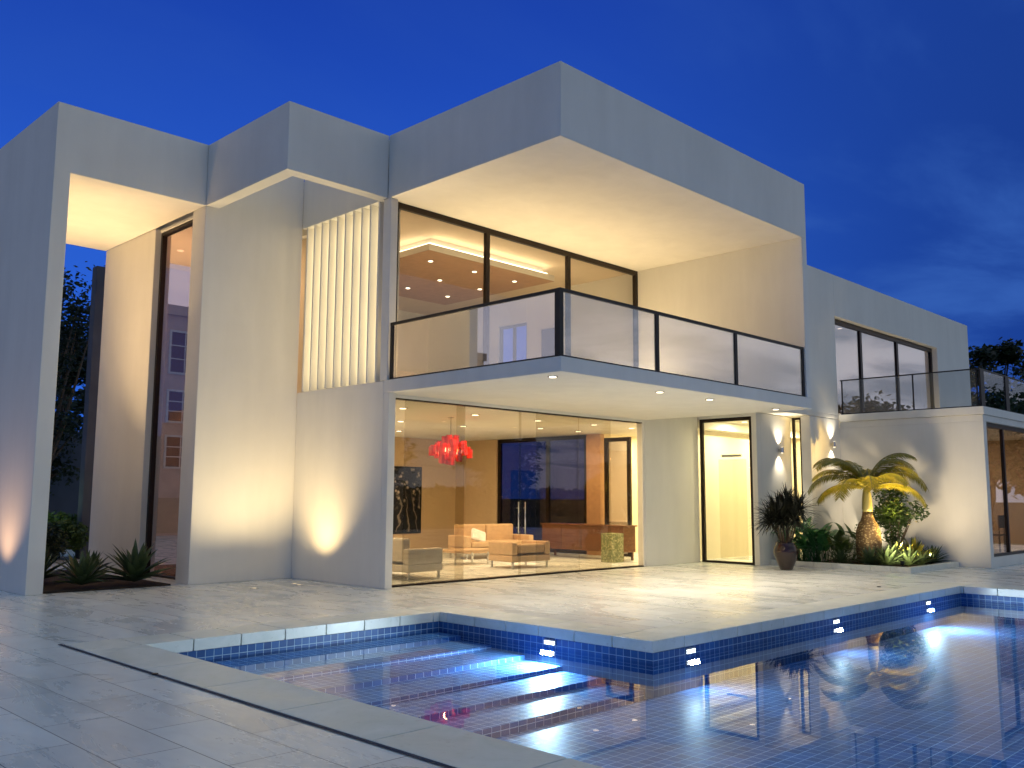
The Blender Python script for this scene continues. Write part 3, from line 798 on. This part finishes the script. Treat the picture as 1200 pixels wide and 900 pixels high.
def broadleaf(x, y, n, h, label, m='leaf_bright', seed=0, wd=.16):
    rr = random.Random(seed); t = empty('broad_leaved_plant', (x, y, .05), label, 'plant')
    mb = MB(); stm = MB()
    for i in range(n):
        az = rr.uniform(0, 6.28); r0 = rr.uniform(0, .38); px, py = x+r0*math.cos(az*1.7), y+r0*math.sin(az*1.7)*1.2
        hh = h*rr.uniform(.45, 1); lean = rr.uniform(.05, .28)
        tp = (px+lean*math.cos(az), py+lean*math.sin(az), hh*.7)
        stm.tube([(px, py, .03), (px+lean*.4*math.cos(az), py+lean*.4*math.sin(az), hh*.4), tp], [.01, .008, .006], 5)
        blade(mb, tp, az, R(rr.uniform(15, 75)), rr.uniform(.35, .6), wd*rr.uniform(.8, 1.2), R(rr.uniform(20, 90)), 6, .15)
    stm.build('stem', m, t, smooth=True); mb.build('leaves', m, t, smooth=True)
broadleaf(21.2, 10.6, 60, 1.05, 'bright green broad leaved plant beside the dark potted plant', seed=4)
broadleaf(21.3, 9.95, 26, .8, 'shorter green broad leaved plant behind the palm', 'leaf', seed=6)

# bottle palm
def frond(rach, leaf, base, az, el, length, droop, lw=.5, n=26, wid=.024, rr=random):
    q = Vector(base); e = el; pts = [q.copy()]; dirs = []
    for i in range(n):
        d = Vector((math.cos(az)*math.cos(e), math.sin(az)*math.cos(e), math.sin(e))); dirs.append(d); q = q+d*length/n; pts.append(q.copy()); e -= droop/n*(0.4+1.2*i/n)
    dirs.append(dirs[-1])
    rach.tube(pts[::2], [.022*(1-.8*i/(len(pts[::2]))) for i in range(len(pts[::2]))], 5)
    side = Vector((-math.sin(az), math.cos(az), 0))
    for i in range(3, n+1):
        u = i/n; ll = lw*math.sin(math.pi*(.12+.80*u))**.7*rr.uniform(.88, 1.05)
        for k in range(3):
            pp = pts[i-1].lerp(pts[i], k/3.); d = dirs[i]; upn = side.cross(d).normalized()
            for s in (-1, 1):
                v = (side*s*.80+d*.52-upn*(-.12)+Vector((0, 0, rr.uniform(-.12, .05)))).normalized()
                a = pp; mid = a+v*ll*.55+Vector((0, 0, -.02)); tip = a+v*ll+Vector((0, 0, -.22*ll))
                wv_ = d*wid*.5
                leaf.add([a-wv_*.6, a+wv_*.6, mid+wv_, mid-wv_, tip], [(0, 1, 2, 3), (3, 2, 4)])
PX, PY = 21.5, 9.45
t = empty('bottle_palm', (PX, PY, .05), 'yellow lit bottle palm with a swollen trunk and arching fronds', 'palm')
MB().lathe([(.22, .03), (.26, .15), (.285, .4), (.29, .62), (.27, .85), (.22, 1.0), (.16, 1.1), (.125, 1.2), (.11, 1.3)], PX, PY, 32).build('trunk', 'trunk', t, smooth=True)
MB().lathe([(.108, 1.29), (.12, 1.38), (.11, 1.6), (.085, 1.78), (.06, 1.9)], PX, PY, 24).build('crownshaft', 'palm_stem', t, smooth=True)
rr = random.Random(12)
import mathutils
# camera-left is about (-.7,.7), camera-right (.7,-.7)
FR = [(135, 38, 1.65, 115), (150, 62, 1.7, 120), (100, 50, 1.5, 110), (-45, 45, 1.75, 125), (-30, 66, 1.75, 130), (-70, 60, 1.4, 120),
      (60, 70, 1.4, 110), (-100, 50, 1.3, 125), (175, 35, 1.5, 125), (20, 55, 1.5, 120), (-150, 45, 1.3, 130), (-52, 22, 1.6, 105), (120, 72, 1.6, 130), (-62, 78, 1.6, 125), (140, 18, 1.4, 90), (-15, 40, 1.5, 120)]
for k, (az, el, ln, dp) in enumerate(FR):
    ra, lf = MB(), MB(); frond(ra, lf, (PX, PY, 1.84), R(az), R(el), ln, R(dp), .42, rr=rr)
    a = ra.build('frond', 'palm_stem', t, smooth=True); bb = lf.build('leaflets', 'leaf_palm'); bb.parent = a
# flowering shrub
def leafball(mb, c, rad, n, size, rr, squash=1., clumps=9):
    cs = [Vector(c)+Vector((rr.gauss(0, .45), rr.gauss(0, .45), rr.gauss(0, .4)*squash))*rad for _ in range(clumps)]
    for i in range(n):
        cc = rr.choice(cs); d = Vector((rr.gauss(0, 1), rr.gauss(0, 1), rr.gauss(0, 1))).normalized()*rad*.42*rr.random()**.35
        p = cc+d; a = Vector((rr.gauss(0, 1), rr.gauss(0, 1), rr.gauss(0, .6))).normalized(); b_ = a.cross(Vector((rr.gauss(0, 1), rr.gauss(0, 1), rr.gauss(0, 1)))).normalized()
        s = size*rr.uniform(.6, 1.3)
        mb.add([p-a*s, p+b_*s*.42, p+a*s, p-b_*s*.42], [(0, 1, 2, 3)])
def shrub(x, y, h, rad, n, size, label, m, seed, flowers=0, name='flowering_shrub'):
    rr = random.Random(seed); t = empty(name, (x, y, .0), label, 'shrub')
    st_ = MB()
    for i in range(7):
        a = rr.uniform(0, 6.28); r0 = rr.uniform(.2, .7)*rad
        st_.tube([(x, y, .02), (x+r0*.4*math.cos(a), y+r0*.4*math.sin(a), h*.5), (x+r0*math.cos(a), y+r0*math.sin(a), h)], [.03, .02, .008], 5)
    st_.build('stems', 'bark', t)
    mb = MB(); leafball(mb, (x, y, h), rad, n, size, rr, 1., 16); mb.build('foliage', m, t)
    if flowers:
        for i in range(flowers):
            d = Vector((rr.uniform(-1, .2), rr.uniform(-1, .4), rr.uniform(-.5, 1))).normalized()*rad*rr.uniform(.6, .95); p = Vector((x, y, h))+d
            fl = MB()
            for k in range(6): blade(fl, p, k*1.047+i, R(35), .07, .045, R(30), 3, .1)
            fl.build('flower', 'petal', t)
shrub(22.75, 9.35, 1.15, .62, 3600, .05, 'rounded green shrub with pale yellow flowers behind the palm', 'leaf', 5, 20)
broadleaf(22.6, 10.1, 34, 1.0, 'green leafy plant behind the palm, against the wing wall', 'leaf', seed=15)
broadleaf(20.95, 10.9, 30, 1.15, 'bright leafy plant at the back corner of the palm bed by the pier', seed=16)
# planter lamps
def garden_spot(x, y, tgt, e, label, size=90, col=(1, .64, .16), soft=.06):
    t = empty('garden_spotlight', (x, y, .05), label, 'garden light', 'garden spotlights in the palm bed')
    MB().tube([(x, y, .05), (x, y, .16)], .012, 6).build('spike', 'rail', t)
    MB().lathe([(.03, .15), (.045, .17), (.045, .23), (.038, .232)], x, y, 16).build('head', 'rail', t)
    light('garden_beam', 'SPOT', (x, y, .26), e, col, tgt, spot_size=R(size), spot_blend=.8, shadow_soft_size=soft)
garden_spot(21.95, 8.5, (21.45, 9.5, 2.2), 1150, 'small garden spotlight in front of the palm trunk', 78)
garden_spot(22.5, 8.4, (23.4, 9.3, 2.4), 45, 'small garden spotlight added to wash the wing wall', 130, (1, .80, .52))  # extra lamp added to light the wing wall
garden_spot(20.8, 8.4, (23.4, 9.3, 2.3), 300, 'small garden spotlight at the front kerb corner of the palm bed', 120, (1, .78, .48), .22)
garden_spot(22.9, 10.2, (23.4, 9.9, 2.6), 60, 'small garden spotlight added at the back of the palm bed to wash the wall', 140, (1, .82, .58))  # extra lamp added to wash the left part of the wing wall
# potted plant
t = empty('potted_plant', (19.3, 10.4, 0), 'near black spiky plant in a dark vase beside the entry door', 'potted plant')
MB().lathe([(.12, .003), (.14, .02), (.22, .22), (.27, .38), (.255, .5), (.2, .58), (.22, .62), (.19, .62), (.17, .55)], 19.3, 10.4, 32).build('vase', 'pot', t, smooth=True)
rr = random.Random(21); lf = MB(); sm = MB()
for k in range(10):
    a = k*2.4; bx_, by_ = 19.3+.05*math.cos(a), 10.4+.05*math.sin(a); hx, hy, hz = 19.3+.42*math.cos(a)*rr.uniform(.2, 1), 10.4+.42*math.sin(a)*rr.uniform(.2, 1), rr.uniform(.95, 1.5)
    sm.tube([(bx_, by_, .5), ((bx_+hx)/2, (by_+hy)/2, .8), (hx, hy, hz)], [.02, .018, .014], 6)
    for i in range(95):
        blade(lf, (hx, hy, hz), rr.uniform(0, 6.28), R(rr.uniform(-35, 85)), rr.uniform(.38, .62), .036, R(rr.uniform(10, 50)), 4, .2)
sm.build('stems', 'bark', t); lf.build('leaves', 'leaf_spiky', t)

# ------------------------------------------------------------------ surroundings
def tree(x, y, h, rad, label, m='leaf_dark', n=5000, size=.28, seed=0, trunk=.45, group='trees round the garden', name='tree', squash=.8, clumps=22):
    rr = random.Random(seed); t = empty(name, (x, y, -.1), label, 'tree', group)
    tk = MB(); th = h*trunk
    tk.tube([(x, y, -.1), (x+.1, y-.05, th*.5), (x, y+.1, th), (x+.1, y, h*.8)], [rad*.10, rad*.075, rad*.06, rad*.02], 8)
    cr_ = MB()
    for k in range(clumps):
        a = rr.uniform(0, 6.28); rad_ = rad*rr.uniform(.15, .85); z = rr.uniform(th*.9, h*.96)
        f = 1-abs((z-(th+h)/2)/((h-th)/2+.01))**2*.65; c_ = Vector((x+rad_*f*math.cos(a), y+rad_*f*math.sin(a), z))
        tk.tube([(x, y, th*rr.uniform(.6, 1.1)), ((x+c_.x)/2+rr.uniform(-.2, .2), (y+c_.y)/2, (th+c_.z)/2), c_], [rad*.035, rad*.022, rad*.008], 5)
        cs_ = rad*rr.uniform(.18, .34)
        for i in range(n//clumps):
            d = Vector((rr.gauss(0, 1), rr.gauss(0, 1), rr.gauss(0, .6))); p = c_+d*cs_*.6
            a1 = Vector((rr.gauss(0, 1), rr.gauss(0, 1), rr.gauss(0, .5))).normalized(); b1 = a1.cross(Vector((rr.gauss(0, 1), rr.gauss(0, 1), rr.gauss(0, 1)))).normalized()
            s = size*rr.uniform(.4, 1.1)
            cr_.add([p-a1*s, p+b1*s*.45, p+a1*s, p-b1*s*.45], [(0, 1, 2, 3)])
    tk.build('trunk', 'bark', t, smooth=True); cr_.build('crown', m, t)
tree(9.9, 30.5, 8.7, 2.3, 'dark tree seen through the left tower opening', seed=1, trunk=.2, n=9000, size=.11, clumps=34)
tree(13.0, 38, 8.5, 3.2, 'dark tree further back beyond the left tower opening', seed=2, trunk=.3)
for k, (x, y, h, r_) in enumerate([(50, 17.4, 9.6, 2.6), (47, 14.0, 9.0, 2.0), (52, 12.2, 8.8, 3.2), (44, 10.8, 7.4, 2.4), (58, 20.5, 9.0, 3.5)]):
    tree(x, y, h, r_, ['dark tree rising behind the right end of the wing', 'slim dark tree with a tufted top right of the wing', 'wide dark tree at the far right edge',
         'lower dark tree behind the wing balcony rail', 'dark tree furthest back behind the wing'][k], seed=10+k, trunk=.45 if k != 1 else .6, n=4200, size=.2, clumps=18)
for k, (x, y, h, r_) in enumerate([(46, 2.5, 6.0, 2.8), (48, -9, 6.4, 3.0), (56, -2.5, 7.8, 4.0), (38, -12, 5.4, 2.8), (30, -15, 5.2, 2.6), (33, -24, 6.2, 3.3), (24, -20, 5.4, 2.8)]):
    tree(x, y, h, r_, ['green garden tree across the pool, second from the left of its row', 'tall green garden tree across the pool', 'widest green garden tree across the pool', 'garden tree across the pool nearest the water', 'small garden tree far across the pool, near the terrace end', 'garden tree furthest behind the pool', 'low garden tree behind the near pool end'][k], 'leaf', seed=30+k, trunk=.4, n=3600, size=.26)
rr = random.Random(77); hb = MB()  # unseen hedge added to break the horizon line reflected in the glazing
for i in range(9000):
    px_, py_ = rr.uniform(10, 95), -27+rr.gauss(0, .5); hz_ = 2.3+.7*noise.noise((px_*.35, 3, 0))+.3*noise.noise((px_*1.3, 7, 0)); p = Vector((px_, py_, -.1+hz_*rr.random()**.6))
    a1 = Vector((rr.gauss(0, 1), rr.gauss(0, 1), rr.gauss(0, 1))).normalized(); b1 = a1.cross(Vector((rr.gauss(0, 1), rr.gauss(0, 1), rr.gauss(0, 1)))).normalized(); s_ = rr.uniform(.2, .5)
    hb.add([p-a1*s_, p+b1*s_*.6, p+a1*s_, p-b1*s_*.6], [(0, 1, 2, 3)])
tag(hb.build('hedge', 'leaf'), 'long added hedge out of view, breaking the horizon mirrored in the living room glass', 'hedge')
# garden wall and dark neighbouring slab behind the tower
tag(MB().box(3, 22, 32.0, 32.3, -.1, 3.7).build('garden_wall', 'concrete_dark', bevel=.02), 'dark blue grey garden wall seen low through the tower opening', 'wall')
tag(MB().box(9.0, 9.5, 24.2, 24.5, 0, 7.55).build('concrete_column', 'concrete_dark', bevel=.02), 'tall dark concrete column behind the left tower', 'column')
sr = shrub(8.6, 24.9, .62, .85, 6500, .075, 'green bush growing behind the left tower', 'leaf', 9, 0, 'bush')
shrub(7.9, 23.4, .5, .55, 2600, .06, 'dark low bush at the foot of the green bush', 'leaf_dark', 10, 0, 'bush')
light('back_garden_lamp', 'SPOT', (8.1, 23.9, 1.2), 20, (.75, 1, .45), (8.6, 24.9, 1.6), spot_size=R(110), spot_blend=1, shadow_soft_size=.1)
# neighbour building (mirrored in the tall window)
B = empty('neighbour_building', (-5, 38, 0), 'pinkish three storey neighbour building mirrored in the tall window', 'building')
MB().box(-14, 3.4, 36, 46, -.1, 9.3).build('wall', 'pink', B)
MB().box(-14.1, 3.5, 35.85, 36, 8.95, 9.35).build('cornice', 'pink', B)
for xx in (-10.2, -7.2, -4.2, -1.6, 1.4):
    for z0, z1 in ((6.6, 8.25), (4.6, 5.8), (2.75, 3.95)):
        f_ = MB().box(xx-.08, xx+1.28, 35.93, 35.999, z0-.08, z0).box(xx-.08, xx+1.28, 35.93, 35.999, z1, z1+.08).box(xx-.08, xx, 35.93, 35.999, z0, z1).box(xx+1.2, xx+1.28, 35.93, 35.999, z0, z1)
        f_.box(xx+.58, xx+.62, 35.94, 35.998, z0, z1)
        for q in (1, 2): f_.box(xx, xx+1.2, 35.945, 35.997, z0+(z1-z0)*q/3-.02, z0+(z1-z0)*q/3+.02)
        fo = f_.build('window', 'cushion', B)
        o = MB().box(xx, xx+1.2, 35.97, 35.995, z0, z1).build('pane', 'pane_glow'); o.parent = fo
    MB().box(xx-.3, xx+1.5, 35.96, 35.999, .1, 1.5).build('garage_door', 'leather_tan', B)
